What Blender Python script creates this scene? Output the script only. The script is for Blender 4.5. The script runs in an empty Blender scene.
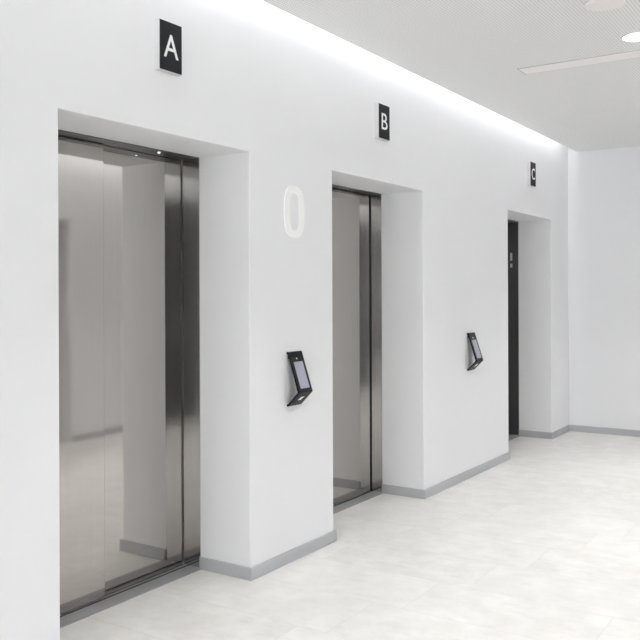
import bpy, bmesh, math
from mathutils import Matrix, Vector
C = bpy.context.scene.collection
sc = bpy.context.scene

COVE, LENS, SKY, SPOT_W, SPOT_A, SPOT_B = 12.5, 80.0, 11.5, 182.0, 102.0, 1.0

# ------------------------------------------------------------------ helpers
def link(name, bm, mat, parent=None, smooth=False, bevel=0.0, seg=2, loc=None):
    me = bpy.data.meshes.new(name)
    bmesh.ops.recalc_face_normals(bm, faces=bm.faces[:])
    bm.to_mesh(me); bm.free()
    for m in (mat if isinstance(mat, (list, tuple)) else [mat]):
        me.materials.append(m)
    if smooth:
        for p in me.polygons: p.use_smooth = True
    o = bpy.data.objects.new(name, me)
    C.objects.link(o)
    if parent: o.parent = parent
    if loc: o.location = loc
    if bevel:
        md = o.modifiers.new('bevel', 'BEVEL'); md.width = bevel; md.segments = seg
        md.limit_method = 'ANGLE'; md.angle_limit = math.radians(40); md.harden_normals = False
    return o

def box(bm, x0, x1, y0, y1, z0, z1):
    v = [bm.verts.new(p) for p in ((x0,y0,z0),(x1,y0,z0),(x1,y1,z0),(x0,y1,z0),(x0,y0,z1),(x1,y0,z1),(x1,y1,z1),(x0,y1,z1))]
    for f in ((0,3,2,1),(4,5,6,7),(0,1,5,4),(1,2,6,5),(2,3,7,6),(3,0,4,7)):
        bm.faces.new([v[i] for i in f])
    return bm

def B(*a):
    return box(bmesh.new(), *a)

def prism(pts, a0, a1, axis):
    """extrude a 2D outline along an axis: 'x' pts=(y,z), 'y' pts=(x,z), 'z' pts=(x,y)"""
    bm = bmesh.new()
    def P(p, a):
        return {'x': (a, p[0], p[1]), 'y': (p[0], a, p[1]), 'z': (p[0], p[1], a)}[axis]
    lo = [bm.verts.new(P(p, a0)) for p in pts]; hi = [bm.verts.new(P(p, a1)) for p in pts]
    n = len(pts)
    bm.faces.new(lo); bm.faces.new(hi[::-1])
    for i in range(n):
        bm.faces.new((lo[i], lo[(i+1) % n], hi[(i+1) % n], hi[i]))
    return bm

def lathe(prof, n=64):
    """closed revolve about z of (r, z) points; r = 0 points become poles"""
    bm = bmesh.new(); rings = []
    for r, z in prof:
        if r < 1e-6: rings.append([bm.verts.new((0, 0, z))])
        else: rings.append([bm.verts.new((r*math.cos(2*math.pi*k/n), r*math.sin(2*math.pi*k/n), z)) for k in range(n)])
    for a, b in zip(rings, rings[1:]):
        for k in range(n):
            k2 = (k+1) % n
            if len(a) == 1 and len(b) == 1: continue
            if len(a) == 1: bm.faces.new((a[0], b[k], b[k2]))
            elif len(b) == 1: bm.faces.new((a[k], b[0], a[k2]))
            else: bm.faces.new((a[k], b[k], b[k2], a[k2]))
    return bm

def empty(name, loc):
    o = bpy.data.objects.new(name, None); o.empty_display_size = .1
    C.objects.link(o); o.location = loc
    return o

def tag(o, label, cat, group=None, kind=None):
    if label: o['label'] = label
    if cat: o['category'] = cat
    if group: o['group'] = group
    if kind: o['kind'] = kind
    return o

# ------------------------------------------------------------------ materials
def srgb(r, g, b):
    f = lambda c: (c/255/12.92) if c/255 <= .04045 else ((c/255+.055)/1.055)**2.4
    return (f(r), f(g), f(b), 1)

def mat(name, col, rough=.5, metal=0.0, spec=.5, emit=None, strength=0):
    m = bpy.data.materials.new(name); m.use_nodes = True
    b = m.node_tree.nodes['Principled BSDF']
    b.inputs['Base Color'].default_value = col if len(col) == 4 else (*col, 1)
    b.inputs['Roughness'].default_value = rough
    b.inputs['Metallic'].default_value = metal
    b.inputs['Specular IOR Level'].default_value = spec
    if emit:
        b.inputs['Emission Color'].default_value = (*emit, 1)
        b.inputs['Emission Strength'].default_value = strength
    return m

class N:
    """small node-tree builder"""
    def __init__(s, m): s.t = m.node_tree; s.b = s.t.nodes['Principled BSDF']
    def new(s, t, **kw):
        n = s.t.nodes.new(t)
        for k, v in kw.items(): setattr(n, k, v)
        return n
    def put(s, sock, v):
        if isinstance(v, bpy.types.NodeSocket): s.t.links.new(v, sock)
        elif v is not None: sock.default_value = v
    def math(s, op, a, b=None, clamp=False):
        n = s.new('ShaderNodeMath', operation=op, use_clamp=clamp)
        s.put(n.inputs[0], a)
        if b is not None: s.put(n.inputs[1], b)
        return n.outputs[0]
    def pos(s):
        g = s.new('ShaderNodeNewGeometry'); x = s.new('ShaderNodeSeparateXYZ')
        s.t.links.new(g.outputs['Position'], x.inputs[0]); return g.outputs['Position'], x.outputs
    def mapping(s, vec, scale):
        n = s.new('ShaderNodeMapping'); n.inputs['Scale'].default_value = scale
        s.t.links.new(vec, n.inputs['Vector']); return n.outputs[0]
    def noise(s, vec, scale, detail=4, rough=.55):
        n = s.new('ShaderNodeTexNoise'); s.t.links.new(vec, n.inputs['Vector'])
        n.inputs['Scale'].default_value = scale; n.inputs['Detail'].default_value = detail; n.inputs['Roughness'].default_value = rough
        return n.outputs['Fac']
    def maprange(s, v, a, b, c, d):
        n = s.new('ShaderNodeMapRange'); s.put(n.inputs[0], v)
        for i, x in enumerate((a, b, c, d)): n.inputs[1+i].default_value = x
        return n.outputs[0]
    def mix(s, f, a, b, blend='MIX'):
        n = s.new('ShaderNodeMix', data_type='RGBA', blend_type=blend)
        s.put(n.inputs['Factor'], f); s.put(n.inputs['A'], a); s.put(n.inputs['B'], b)
        return n.outputs['Result']
    def grey(s, v):
        n = s.new('ShaderNodeCombineColor')
        for i in range(3): s.put(n.inputs[i], v)
        return n.outputs[0]
    def bump(s, h, strength, dist):
        n = s.new('ShaderNodeBump'); n.inputs['Strength'].default_value = strength; n.inputs['Distance'].default_value = dist
        s.t.links.new(h, n.inputs['Height']); s.t.links.new(n.outputs[0], s.b.inputs['Normal'])

# painted plaster
plaster = mat('white_plaster', (.74, .74, .745), .75, spec=.25)
n = N(plaster); p, _ = n.pos()
n.put(n.b.inputs['Base Color'], n.mix(n.noise(p, 3.0, 5), (.818, .822, .834, 1), (.838, .842, .854, 1)))
n.bump(n.noise(p, 160, 3), .04, .002)

# dark cladding in the side hall behind the camera
dark_clad = mat('charcoal_cladding', (.055, .055, .06), .5)
n = N(dark_clad); p, _ = n.pos()
n.put(n.b.inputs['Base Color'], n.mix(n.noise(n.mapping(p, (1, 1, .1)), 8), (.045, .045, .05, 1), (.065, .065, .07, 1)))

# perforated acoustic ceiling: rows of small round holes
ceil_m = mat('perforated_ceiling', (.74, .735, .72), .8, spec=.2)
n = N(ceil_m); p, x = n.pos()
PITCH = .018
fx = n.math('SUBTRACT', n.math('FRACT', n.math('DIVIDE', x[0], PITCH)), .5)
fy = n.math('SUBTRACT', n.math('FRACT', n.math('DIVIDE', x[1], PITCH)), .5)
d = n.math('SQRT', n.math('ADD', n.math('MULTIPLY', fx, fx), n.math('MULTIPLY', fy, fy)))
hole = n.maprange(d, .22, .27, 1, 0)
n.put(n.b.inputs['Base Color'], n.mix(hole, (.87, .87, .866, 1), (.60, .60, .597, 1)))
ceil_plain = mat('ceiling_void_paint', (.78, .78, .78), .8, spec=.2)

# pale stone floor tiles laid in staggered rows
floor_m = mat('cream_stone_tiles', (.78, .76, .71), .38, spec=.4)
n = N(floor_m); p, x = n.pos()
WX, LY = .4345, .87
rx = n.math('DIVIDE', n.math('SUBTRACT', x[0], 3.108), WX)
row = n.math('FLOOR', rx)
ry = n.math('DIVIDE', n.math('ADD', n.math('SUBTRACT', x[1], 2.0), n.math('MULTIPLY', row, .15)), LY)
cell = n.math('FLOOR', ry)
ex = n.math('MULTIPLY', n.math('SUBTRACT', .5, n.math('ABSOLUTE', n.math('SUBTRACT', n.math('FRACT', rx), .5))), WX)
ey = n.math('MULTIPLY', n.math('SUBTRACT', .5, n.math('ABSOLUTE', n.math('SUBTRACT', n.math('FRACT', ry), .5))), LY)
edge = n.math('MINIMUM', ex, ey)
joint = n.maprange(edge, .0008, .0022, 1, 0)
cv = n.new('ShaderNodeCombineXYZ'); n.put(cv.inputs[0], row); n.put(cv.inputs[1], cell)
wn = n.new('ShaderNodeTexWhiteNoise', noise_dimensions='2D'); n.t.links.new(cv.outputs[0], wn.inputs['Vector'])
off = n.new('ShaderNodeVectorMath', operation='MULTIPLY_ADD')
n.t.links.new(wn.outputs['Color'], off.inputs[0]); off.inputs[1].default_value = (9, 9, 9); n.t.links.new(p, off.inputs[2])
mott = n.noise(n.mapping(off.outputs[0], (1.0, 1.0, 1.0)), 5.5, 6, .65)
vein = n.noise(n.mapping(off.outputs[0], (2.2, .9, 1.0)), 9.0, 5, .6)
c1 = n.mix(n.maprange(mott, .35, .66, 0, 1), (.745, .722, .680, 1), (.845, .835, .812, 1))
c2 = n.mix(n.math('MULTIPLY', n.maprange(vein, .5, .72, 0, 1), .35), c1, (.62, .585, .53, 1))
c3 = n.mix(n.math('MULTIPLY', wn.outputs['Value'], .35), c2, (.84, .830, .807, 1))
c4 = n.mix(n.math('MULTIPLY', joint, .32), c3, (.42, .40, .37, 1))
n.put(n.b.inputs['Base Color'], c4)
n.put(n.b.inputs['Roughness'], n.maprange(mott, .3, .7, .30, .42))
n.bump(n.math('SUBTRACT', 1.0, joint), .12, .001)

base_m = mat('grey_baseboard', (.42, .425, .44), .45, spec=.4)
n = N(base_m); p, _ = n.pos()
n.put(n.b.inputs['Base Color'], n.mix(n.noise(p, 12), (.44, .445, .46, 1), (.48, .485, .50, 1)))

def steel(name, a, b, r0, r1, scale=(220, 220, 1.2)):
    m = mat(name, a, r0, 1.0)
    n = N(m); p, _ = n.pos()
    g = n.noise(n.mapping(p, scale), 1.0, 3, .6)
    n.put(n.b.inputs['Base Color'], n.mix(g, (*a, 1), (*b, 1)))
    n.put(n.b.inputs['Roughness'], n.maprange(g, .3, .7, r0, r1))
    return m
panel_m = steel('polished_bronze_steel', (.49, .468, .445), (.55, .527, .502), .035, .07)
frame_m = steel('brushed_dark_steel', (.60, .60, .603), (.68, .675, .668), .08, .13)
head_m = steel('dark_head_steel', (.13, .13, .135), (.17, .17, .172), .25, .32, (1.2, 220, 220))
sill_m = steel('ribbed_aluminium_sill', (.36, .36, .37), (.46, .46, .47), .42, .5, (1.2, 220, 220))
sill_m.node_tree.nodes['Principled BSDF'].inputs['Metallic'].default_value = .45
dark_m = mat('black_recess', (.012, .012, .013), .6)
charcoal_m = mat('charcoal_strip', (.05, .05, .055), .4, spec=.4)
black_m = mat('satin_black_metal', (.008, .008, .010), .5, spec=.3)
signface_m = mat('black_sign_face', (.014, .014, .017), .6, spec=.25)
signbody_m = mat('light_grey_sign_box', (.62, .62, .62), .5)
white_m = mat('white_enamel', (.86, .86, .86), .4)
numeral_m = mat('white_gloss_paint', (.96, .96, .96), .45)
letter_m = mat('white_letter', (.90, .90, .90), .5)
screen_m = mat('lavender_screen', (.34, .34, .41), .15, emit=(.60, .60, .72), strength=.10)
lamp_m = mat('glowing_downlight', (1, 1, 1), .5, emit=(1, .995, .985), strength=LENS)
cove_m = mat('glowing_led_strip', (1, 1, 1), .5, emit=(.985, .99, 1), strength=COVE)
cove2_m = mat('glowing_led_strip_facing', (1, 1, 1), .5, emit=(.985, .99, 1), strength=COVE*3.2)
led_m = mat('small_white_led', (1, 1, 1), .5, emit=(1, 1, 1), strength=3)
detector_m = mat('off_white_plastic', (.90, .87, .86), .55)
gap_m = mat('grey_shadow_frame', (.52, .52, .52), .6)
diff_m = mat('opal_diffuser', (.93, .905, .89), .5)
glass_m = mat('clear_glass', (1, 1, 1), 0.0)
glass_m.node_tree.nodes['Principled BSDF'].inputs['Transmission Weight'].default_value = 1.0
_n = N(glass_m); _tr = _n.new('ShaderNodeBsdfTransparent'); _gl = _n.new('ShaderNodeBsdfGlossy'); _gl.inputs['Roughness'].default_value = .02
_fr = _n.new('ShaderNodeFresnel'); _mx = _n.new('ShaderNodeMixShader')
_n.put(_mx.inputs[0], _fr.outputs[0]); _n.put(_mx.inputs[1], _tr.outputs[0]); _n.put(_mx.inputs[2], _gl.outputs[0])
_n.put(_n.t.nodes['Material Output'].inputs['Surface'], _mx.outputs[0])
doorpaint_m = mat('grey_door_paint', (.34, .34, .36), .5)

# ------------------------------------------------------------------ dimensions (metres)
WY = 2.70            # face of the lift wall
RB = 3.042           # back of the plaster recess
PB = 3.162           # back of the wall, where the slow panel runs
H = 2.237            # height of a recess
OPEN = [(2.240, 3.475), (4.287, 5.522), (7.245, 8.472)]
EX = 9.071           # far wall
OY = -.45            # opposite wall
BX, SY = -8.5, -3.6  # side hall behind the camera
WEND = -.95          # where the opposite wall stops
CZ, TOP = 3.0, 3.26  # ceiling, roof of the light cove
SLOT = .103

# ------------------------------------------------------------------ the setting
S = lambda o, label=None, cat=None: tag(o, label, cat, kind='structure')
S(link('floor', B(BX-.2, EX+.2, SY-.2, 3.6, -.12, 0), floor_m), 'pale cream stone tile floor of the lift lobby', 'floor')

pts = [(BX, 0)]
for a, b in OPEN: pts += [(a, 0), (a, H), (b, H), (b, 0)]
pts += [(EX, 0), (EX, TOP), (BX, TOP)]
S(link('wall_left', prism(pts, WY, PB, 'y'), plaster, bevel=.004), 'white plaster wall with three deep lift recesses', 'wall')
S(link('wall_back', B(EX, EX+.2, OY-.8, PB, 0, TOP), plaster), 'plain white end wall beyond the third lift', 'wall')
ON = (4.55, 5.74)
pr = [(WEND, 0), (-.88, 0), (-.88, 2.62), (.30, 2.62), (.30, 0), (ON[0], 0), (ON[0], H), (ON[1], H), (ON[1], 0), (EX, 0), (EX, TOP), (WEND, TOP)]
S(link('wall_right', prism(pr, OY-.35, OY, 'y'), plaster, bevel=.004), 'white plaster wall facing the lifts', 'wall')
WN = (-3.2, 1.0, .15, 2.85)      # unseen window added behind the camera to light the jambs
bm = bmesh.new()
box(bm, BX-.2, BX, SY-.2, WN[0], 0, TOP); box(bm, BX-.2, BX, WN[1], PB, 0, TOP)
box(bm, BX-.2, BX, WN[0], WN[1], 0, WN[2]); box(bm, BX-.2, BX, WN[0], WN[1], WN[3], TOP)
S(link('wall_front', bm, plaster), 'white wall with a wide window at the near end of the hall', 'wall')
r = empty('window_1', (BX-.1, (WN[0]+WN[1])/2, WN[2])); tag(r, 'wide window at the near end of the hall', 'window', kind='structure')
hw_, hh_ = (WN[1]-WN[0])/2, WN[3]-WN[2]
bm = bmesh.new()
box(bm, -.04, .04, -hw_, -hw_+.05, 0, hh_); box(bm, -.04, .04, hw_-.05, hw_, 0, hh_); box(bm, -.03, .03, -.025, .025, .05, hh_-.05)
box(bm, -.04, .04, -hw_+.05, hw_-.05, 0, .05); box(bm, -.04, .04, -hw_+.05, hw_-.05, hh_-.05, hh_)
link('window_frame', bm, frame_m, r)
for sg in (-1, 1):
    link('window_pane', B(-.004, .004, sg*(hw_+.025-.05)/2-(hw_-.075)/2, sg*(hw_+.025-.05)/2+(hw_-.075)/2, .05, hh_-.05), glass_m, r)
pl = bpy.data.lights.new('window_portal', 'AREA'); pl.shape = 'RECTANGLE'; pl.size = hh_; pl.size_y = 2*hw_; pl.cycles.is_portal = True
po = bpy.data.objects.new('window_portal', pl); C.objects.link(po); po.location = (BX-.21, (WN[0]+WN[1])/2, WN[2]+hh_/2); po.rotation_euler = (0, math.radians(-90), 0)
S(link('wall_side', B(BX, EX, SY-.2, SY, 0, TOP), dark_clad), 'dark clad wall of the side hall', 'wall')
bm = bmesh.new()
box(bm, BX, EX, OY+SLOT, WY-SLOT, CZ, CZ+.03)
box(bm, BX, WEND, SY, OY+SLOT, CZ, CZ+.03)
S(link('ceiling', bm, ceil_m), 'white perforated ceiling floating clear of the walls', 'ceiling')
S(link('trim_1', B(BX, EX, SY, PB, TOP, TOP+.05), ceil_plain), 'roof of the light cove above the ceiling', 'trim')

# grey baseboards
b, bh = .014, .066
def strip(bm, pts, h):
    q = prism(pts, 0, h, 'z'); me = bpy.data.meshes.new('t'); q.to_mesh(me); q.free(); bm.from_mesh(me); bpy.data.meshes.remove(me)
bm = bmesh.new()
strip(bm, [(BX, WY), (BX, WY-b), (OPEN[0][0]+b, WY-b), (OPEN[0][0]+b, RB), (OPEN[0][0], RB), (OPEN[0][0], WY)], bh)
for (a0, a1), (c0, c1) in zip(OPEN, OPEN[1:]):
    strip(bm, [(a1, WY), (a1, RB), (a1-b, RB), (a1-b, WY-b), (c0+b, WY-b), (c0+b, RB), (c0, RB), (c0, WY)], bh)
x1 = OPEN[2][1]
strip(bm, [(x1, WY), (x1, RB), (x1-b, RB), (x1-b, WY-b), (EX-b, WY-b), (EX-b, WY)], bh)
S(link('baseboard_left', bm, base_m, bevel=.002), 'low grey baseboard wrapping the lift piers', 'baseboard')
S(link('baseboard_back', B(EX-b, EX, OY, WY-b-.001, 0, bh), base_m, bevel=.002), 'low grey baseboard on the end wall', 'baseboard')
bm = bmesh.new()
box(bm, .30, ON[0], OY, OY+b, 0, bh); box(bm, ON[1], EX-b-.001, OY, OY+b, 0, bh)
S(link('baseboard_right', bm, base_m, bevel=.002), 'low grey baseboard facing the lifts', 'baseboard')

# ------------------------------------------------------------------ lift doors
YL, YR = 3.138, 3.169      # faces of the two sliding panels
PT = .022
def make_lift(k, label, sensor=True, mark=False, flip=False):
    x0, x1 = OPEN[k]; w = x1-x0
    r = empty('door_%d' % (k+1), (x0, RB, 0))
    tag(r, label, 'lift door', kind='structure')
    L = lambda name, bm, m, par=r, **kw: link(name, bm, m, par, **kw)
    t = .004
    xm_ = .637
    # frame lining the back of the recess: right reveal, head and left reveal
    yb = PB-.002-RB
    mx = (lambda a, c: (w-c, w-a)) if flip else (lambda a, c: (a, c))
    ys = YL-RB-.010                      # the fast panel closes just behind its reveal
    f = B(*mx(w-t, w), 0, yb, 0, H-t)
    box(f, *mx(0, t), 0, ys, 0, H-t)
    fr = L('door_frame', f, frame_m)
    f = B(0, w, 0, ys, H-t+.0002, H-.0002); box(f, *mx(xm_, w), ys, yb, H-t+.0002, H-.0002)
    o = L('door_head', f, head_m, fr); o['label'] = 'dark steel head strip'
    q = B(*mx(0, .003), ys, yb, 0, H-t); box(q, *mx(0, xm_), ys, yb, H-.003, H-.0002)
    L('door_seal', q, dark_m, fr)  # black strips paint in the dark gap around the fast panel
    # fast panel in front, slow panel behind running past the frame
    L('door_panel', B(*mx(.0045, xm_), YL-RB, YL-RB+PT, .012, H-.009), panel_m, bevel=.0015)
    L('door_panel', B(*mx(xm_-.10, w+.06), YR-RB, YR-RB+PT, .012, H+.04), panel_m, bevel=.0015)
    # sill with tracks
    s = bmesh.new()
    z1 = .006
    yfront, yl, yr, ye = -.012, YL-RB, YR-RB, YR-RB+PT+.01
    y = yfront
    for ya, yb2 in ((yfront, .020), (.0225, .0385), (.041, .057), (.0595, .0755), (.078, yl-.017), (yl+.004, yr-.017), (yr+.004, ye)):
        box(s, .001, w-.001, ya, yb2, 0, z1)
    sl = L('door_sill', s, sill_m)
    L('sill_track', B(.001, w-.001, yfront+.001, ye, -.02, .0015), dark_m, sl)
    if sensor:
        q = lathe([(0, -.003), (.006, -.003), (.006, 0), (0, 0)], 24)
        o = L('sensor_light', q, led_m); o.location = (sensor, .045, H-t)
        o['label'] = 'small glowing white sensor light'
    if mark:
        pl_ = L('control_strip', B(w-t-.0015, w-t-.0001, .004, yb-.002, .012, H-.012), charcoal_m); pl_['label'] = 'dark charcoal strip on the reveal'  # plate added for the dark reflections in this steel reveal
        g = bmesh.new()
        for (ya, yb2, za, zb) in mark:
            box(g, w-t-.0025, w-t-.0016, ya, yb2, za, zb)
        o = L('indicator', g, mat('pale_indicator', (.42, .42, .43), .5, emit=(.8, .8, .85), strength=.06), pl_); o['label'] = 'small pale floor indicator'
    return r
make_lift(0, 'steel lift door under the sign lettered A', sensor=.97)
make_lift(1, 'steel lift door under the sign lettered B', sensor=None, flip=True)
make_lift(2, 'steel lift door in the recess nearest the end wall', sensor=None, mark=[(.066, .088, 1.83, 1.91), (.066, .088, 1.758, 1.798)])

bm = bmesh.new()
box(bm, 2.0, EX, PB+.26, PB+.30, 0, TOP); box(bm, 1.96, 2.0, PB, PB+.30, 0, TOP); box(bm, EX, EX+.04, PB, PB+.30, 0, TOP)
S(link('wall_shaft', bm, dark_m), 'dark lift shaft wall behind the lift doors', 'wall')

# doors in the opposite wall (seen in the lift doors)
r = empty('door_4', (-.88, OY-.3, 0)); tag(r, 'dark double door facing the first lift', 'door', kind='structure')
for i in range(2):
    l = link('door_leaf', B(.003+.59*i, .587+.59*i, .24, .29, .005, 2.615), dark_clad, r, bevel=.003)
    h = B(.50+.16*i, .52+.16*i, .315, .335, .9, 1.3); box(h, .50+.16*i, .52+.16*i, .29, .315, .92, .94); box(h, .50+.16*i, .52+.16*i, .29, .315, 1.26, 1.28)
    link('door_handle', h, frame_m, l)
r = empty('door_5', (ON[0], OY-.3, 0)); tag(r, 'grey door in the recess facing the second lift', 'door', kind='structure')
l = link('door_leaf', B(.05, ON[1]-ON[0]-.05, 0, .045, .005, H-.05), doorpaint_m, r, bevel=.003)
h = B(.12, .24, .075, .09, 1.02, 1.04); box(h, .12, .14, .045, .075, 1.02, 1.04)
link('door_handle', h, frame_m, l)
f = B(0, .048, 0, .06, 0, H-.001); box(f, ON[1]-ON[0]-.048, ON[1]-ON[0], 0, .06, 0, H-.001); box(f, .048, ON[1]-ON[0]-.048, 0, .06, H-.048, H-.001)
link('door_frame', f, frame_m, r)

# ------------------------------------------------------------------ signs and numeral
def text_mesh(ch, height, width, depth, bold=0.0):
    cu = bpy.data.curves.new('txt', 'FONT'); cu.body = ch; cu.size = 1; cu.extrude = .5; cu.offset = bold
    o = bpy.data.objects.new('txt', cu); C.objects.link(o)
    me = bpy.data.meshes.new_from_object(o.evaluated_get(bpy.context.evaluated_depsgraph_get()))
    bpy.data.objects.remove(o); bpy.data.curves.remove(cu)
    bm = bmesh.new(); bm.from_mesh(me); bpy.data.meshes.remove(me)
    xs = [v.co.x for v in bm.verts]; ys = [v.co.y for v in bm.verts]
    cx, cy = (min(xs)+max(xs))/2, (min(ys)+max(ys))/2
    sx, sy = width/(max(xs)-min(xs)), height/(max(ys)-min(ys))
    for v in bm.verts:
        v.co = ((v.co.x-cx)*sx, -v.co.z*depth, (v.co.y-cy)*sy)
    return bm

SW, SH, ST = .149, .229, .032
def make_sign(cx, ch, lw, label):
    r = empty('sign', (cx, WY, 2.626))
    tag(r, label, 'sign', group='lift letter signs')
    link('sign_body', B(-SW/2, SW/2, -ST+.003, 0, -SH/2, SH/2), signbody_m, r, bevel=.0015)
    m = .003
    fa = link('sign_face', B(-SW/2+m, SW/2-m, -ST, -ST+.0031, -SH/2+m, SH/2-m), signface_m, r); fa['label'] = 'flat black sign face'
    o = link('letter', text_mesh(ch, .106, lw, .0016), letter_m, fa, loc=(0, -ST-.0009, .002)); o['label'] = 'white capital letter'
    return r
make_sign(2.856, 'A', .095, 'black sign box on the white wall lettered A')
make_sign(4.888, 'B', .078, 'black sign box on the white wall lettered B')
make_sign(7.845, 'C', .086, 'black sign box on the wall nearest the end wall, lettered C')

bm = bmesh.new()
NS = 72
def ring(a, bb, y, e=2.7):
    out = []
    for k in range(NS):
        t = 2*math.pi*k/NS; c, s_ = math.cos(t), math.sin(t)
        out.append(bm.verts.new((math.copysign(abs(c)**(2/e), c)*a, y, math.copysign(abs(s_)**(2/e), s_)*bb)))
    return out
rs = [ring(.100, .146, 0), ring(.100, .146, -.004), ring(.046, .104, -.004), ring(.046, .104, 0)]
for a, c in zip(rs, rs[1:]+rs[:1]):
    for k in range(NS): bm.faces.new((a[k], a[(k+1) % NS], c[(k+1) % NS], c[k]))
o = link('floor_number', bm, numeral_m, loc=(3.884, WY, 1.953))
tag(o, 'large white number 0 on the wall between the first two lifts', 'number')

# ------------------------------------------------------------------ bent black call terminals on the piers
def make_terminal(cx, label):
    r = empty('call_terminal', (cx, WY, .868))
    tag(r, label, 'lift call panel', group='lift call terminals')
    w = .130
    zt, zn, pn = .302, .078, .088      # top, nose height, nose projection
    th = .011
    # folded sheet profile (y, z): outer top -> nose -> bottom, then back inside
    prof = [(0, zt), (-.014, zt), (-pn, zn), (-.010, 0), (0, 0), (0, .012), (-.010, .014), (-pn+th*1.35, zn+.003), (-.008, zt-.012), (0, zt-.012)]
    body = link('terminal_body', prism(prof, -w/2, w/2, 'x'), black_m, r, bevel=.001)
    link('mounting_plate', B(-w/2+.012, w/2-.012, -.006, -.0002, zt-.040, zt-.0125), black_m, body)
    # local frame of the sloping upper plate
    up = Vector((0, -.014+pn, zt-zn)); ln = up.length; up.normalize()
    nrm = Vector((0, -up.z, up.y))
    M = Matrix(((1, 0, 0, 0), (0, -nrm.y, up.y, -pn), (0, -nrm.z, up.z, zn), (0, 0, 0, 1)))
    def plate(name, x0, x1, s0, s1, t, m, Mx, par=body):
        bm = B(x0, x1, -t, .0002, s0, s1); bmesh.ops.transform(bm, matrix=Mx, verts=bm.verts[:])
        return link(name, bm, m, par)
    o = plate('screen', -.043, .043, .024, ln*.75, .001, screen_m, M); o['label'] = 'pale lavender touch screen'
    q = lathe([(0, .0012), (.005, .0012), (.005, 0), (0, 0)], 20)
    bmesh.ops.transform(q, matrix=M @ Matrix.Translation((-.006, 0, ln*.83)) @ Matrix.Rotation(math.radians(90), 4, 'X'), verts=q.verts[:])
    o = link('indicator_light', q, letter_m, body); o['label'] = 'tiny white dot'
    dn = Vector((0, -pn+.010, zn)); l2 = dn.length; dn.normalize(); n2 = Vector((0, -dn.z, dn.y))
    M2 = Matrix(((1, 0, 0, 0), (0, -n2.y, dn.y, -.010), (0, -n2.z, dn.z, 0), (0, 0, 0, 1)))
    bm = prism([(-.020, l2*.42), (.010, l2*.42), (.020, l2*.66), (-.010, l2*.66)], -.001, .0002, 'y')
    bmesh.ops.transform(bm, matrix=M2, verts=bm.verts[:])
    o = link('card_mark', bm, letter_m, body); o['label'] = 'small white mark on the lower face'
    return r
make_terminal(3.870, 'bent black call terminal with screen, on the wall below the white number')
make_terminal(6.379, 'bent black call terminal with screen, on the wall between the second and third lifts')

# ------------------------------------------------------------------ ceiling fittings
def make_downlight(x, y, label):
    r = empty('downlight', (x, y, CZ)); tag(r, label, 'ceiling light', group='round downlights')
    link('trim_ring', lathe([(.076, 0), (.076, -.003), (.086, -.003), (.088, 0), (.076, 0)]), white_m, r, smooth=False)
    o = link('lens', lathe([(0, -.002), (.0758, -.002), (.0758, -.0005), (0, -.0005)]), lamp_m, r); o['label'] = 'glowing white lens'
    ld = bpy.data.lights.new('downlight_lamp', 'SPOT'); ld.energy = SPOT_W; ld.shadow_soft_size = .06
    ld.spot_size = math.radians(SPOT_A); ld.spot_blend = SPOT_B; ld.color = (.99, .992, 1)
    lo = bpy.data.objects.new('downlight_lamp', ld); C.objects.link(lo); lo.parent = r; lo.location = (0, 0, -.01)
    return r
make_downlight(5.17, 1.13, 'round glowing downlight in the perforated ceiling beside the long strip')
for x in (-6.88, -4.47, -2.06, .35, 2.76, 7.58):
    make_downlight(x, 1.13, 'round glowing downlight out of sight along the lobby ceiling')

r = empty('smoke_detector', (4.45, 1.13, CZ)); tag(r, 'round off-white disc hanging just under the perforated ceiling', 'detector')
link('mounting_base', lathe([(0, 0), (.085, 0), (.085, -.007), (0, -.007)]), dark_m, r)
link('detector_cover', lathe([(0, -.018), (.094, -.018), (.1, -.0155), (.1, -.0085), (.098, -.0071), (0, -.0071)]), detector_m, r)

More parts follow.
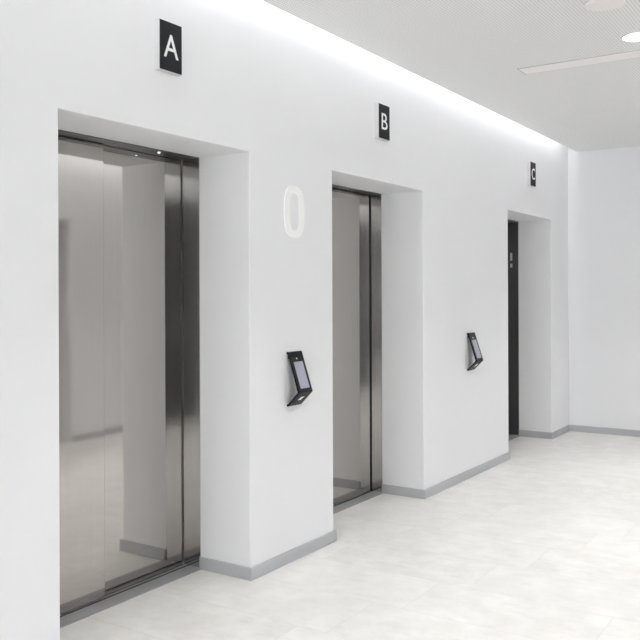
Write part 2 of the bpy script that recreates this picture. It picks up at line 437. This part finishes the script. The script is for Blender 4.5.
r = empty('ceiling_strip', (5.54, 1.1, CZ)); tag(r, 'long narrow off-white strip set across the perforated ceiling', 'ceiling strip')
fr = bmesh.new(); y0, y1 = -.9, .865
box(fr, -.086, -.078, y0, y1, -.003, 0); box(fr, .078, .086, y0, y1, -.003, 0)
box(fr, -.078, .078, y1-.008, y1, -.003, 0); box(fr, -.078, .078, y0, y0+.008, -.003, 0)
link('strip_frame', fr, gap_m, r)  # grey border colours in the shadow line around the strip
link('diffuser', B(-.0778, .0778, y0+.0082, y1-.0082, -.004, -.0002), diff_m, r)

def make_led(x0, x1, ya, yb, label, cm=cove_m):
    r = empty('led_strip', ((x0+x1)/2, (ya+yb)/2, TOP)); tag(r, label, 'cove light', group='cove lights')
    hl = (x1-x0)/2; hw = (yb-ya)/2
    link('light_channel', B(-hl, hl, -hw-.006, hw+.006, -.02, 0), white_m, r)
    link('diffuser', B(-hl+.01, hl-.01, -hw, hw, -.024, -.0201), cm, r)
make_led(BX+.02, EX-.28, WY-.135, WY-.075, 'light line hidden in the cove above the lift wall')
make_led(WEND+.02, EX-.40, OY+.075, OY+.135, 'light line hidden in the cove above the facing wall', cove2_m)

# ------------------------------------------------------------------ camera
f, cy, yaw, roll, h = 839.92, 293.256, math.radians(33.0602), math.radians(-.2208), 1.4958
R0 = Vector((math.sin(yaw), -math.cos(yaw), 0)); F = Vector((math.cos(yaw), math.sin(yaw), 0)); U0 = Vector((0, 0, 1))
c, s = math.cos(roll), math.sin(roll)
R = R0*c + U0*s; U = U0*c - R0*s
cd = bpy.data.cameras.new('camera'); cam = bpy.data.objects.new('camera', cd); C.objects.link(cam)
cam.matrix_world = Matrix(((R.x, U.x, -F.x, 0), (R.y, U.y, -F.y, 0), (R.z, U.z, -F.z, h), (0, 0, 0, 1)))
cd.sensor_fit = 'HORIZONTAL'; cd.sensor_width = 36
cd.lens = f/640*36
cd.shift_y = (cy-320)/640
cd.clip_start = .02
sc.camera = cam

w = bpy.data.worlds.new('world'); sc.world = w; w.use_nodes = True
w.node_tree.nodes['Background'].inputs[0].default_value = (.95, .975, 1, 1)
w.node_tree.nodes['Background'].inputs[1].default_value = SKY

vs = sc.view_settings
vs.view_transform = 'Standard'; vs.look = 'None'; vs.gamma = 1; vs.use_curve_mapping = False
vs.exposure = -0.06
sc.cycles.max_bounces = 16; sc.cycles.diffuse_bounces = 10; sc.cycles.glossy_bounces = 8
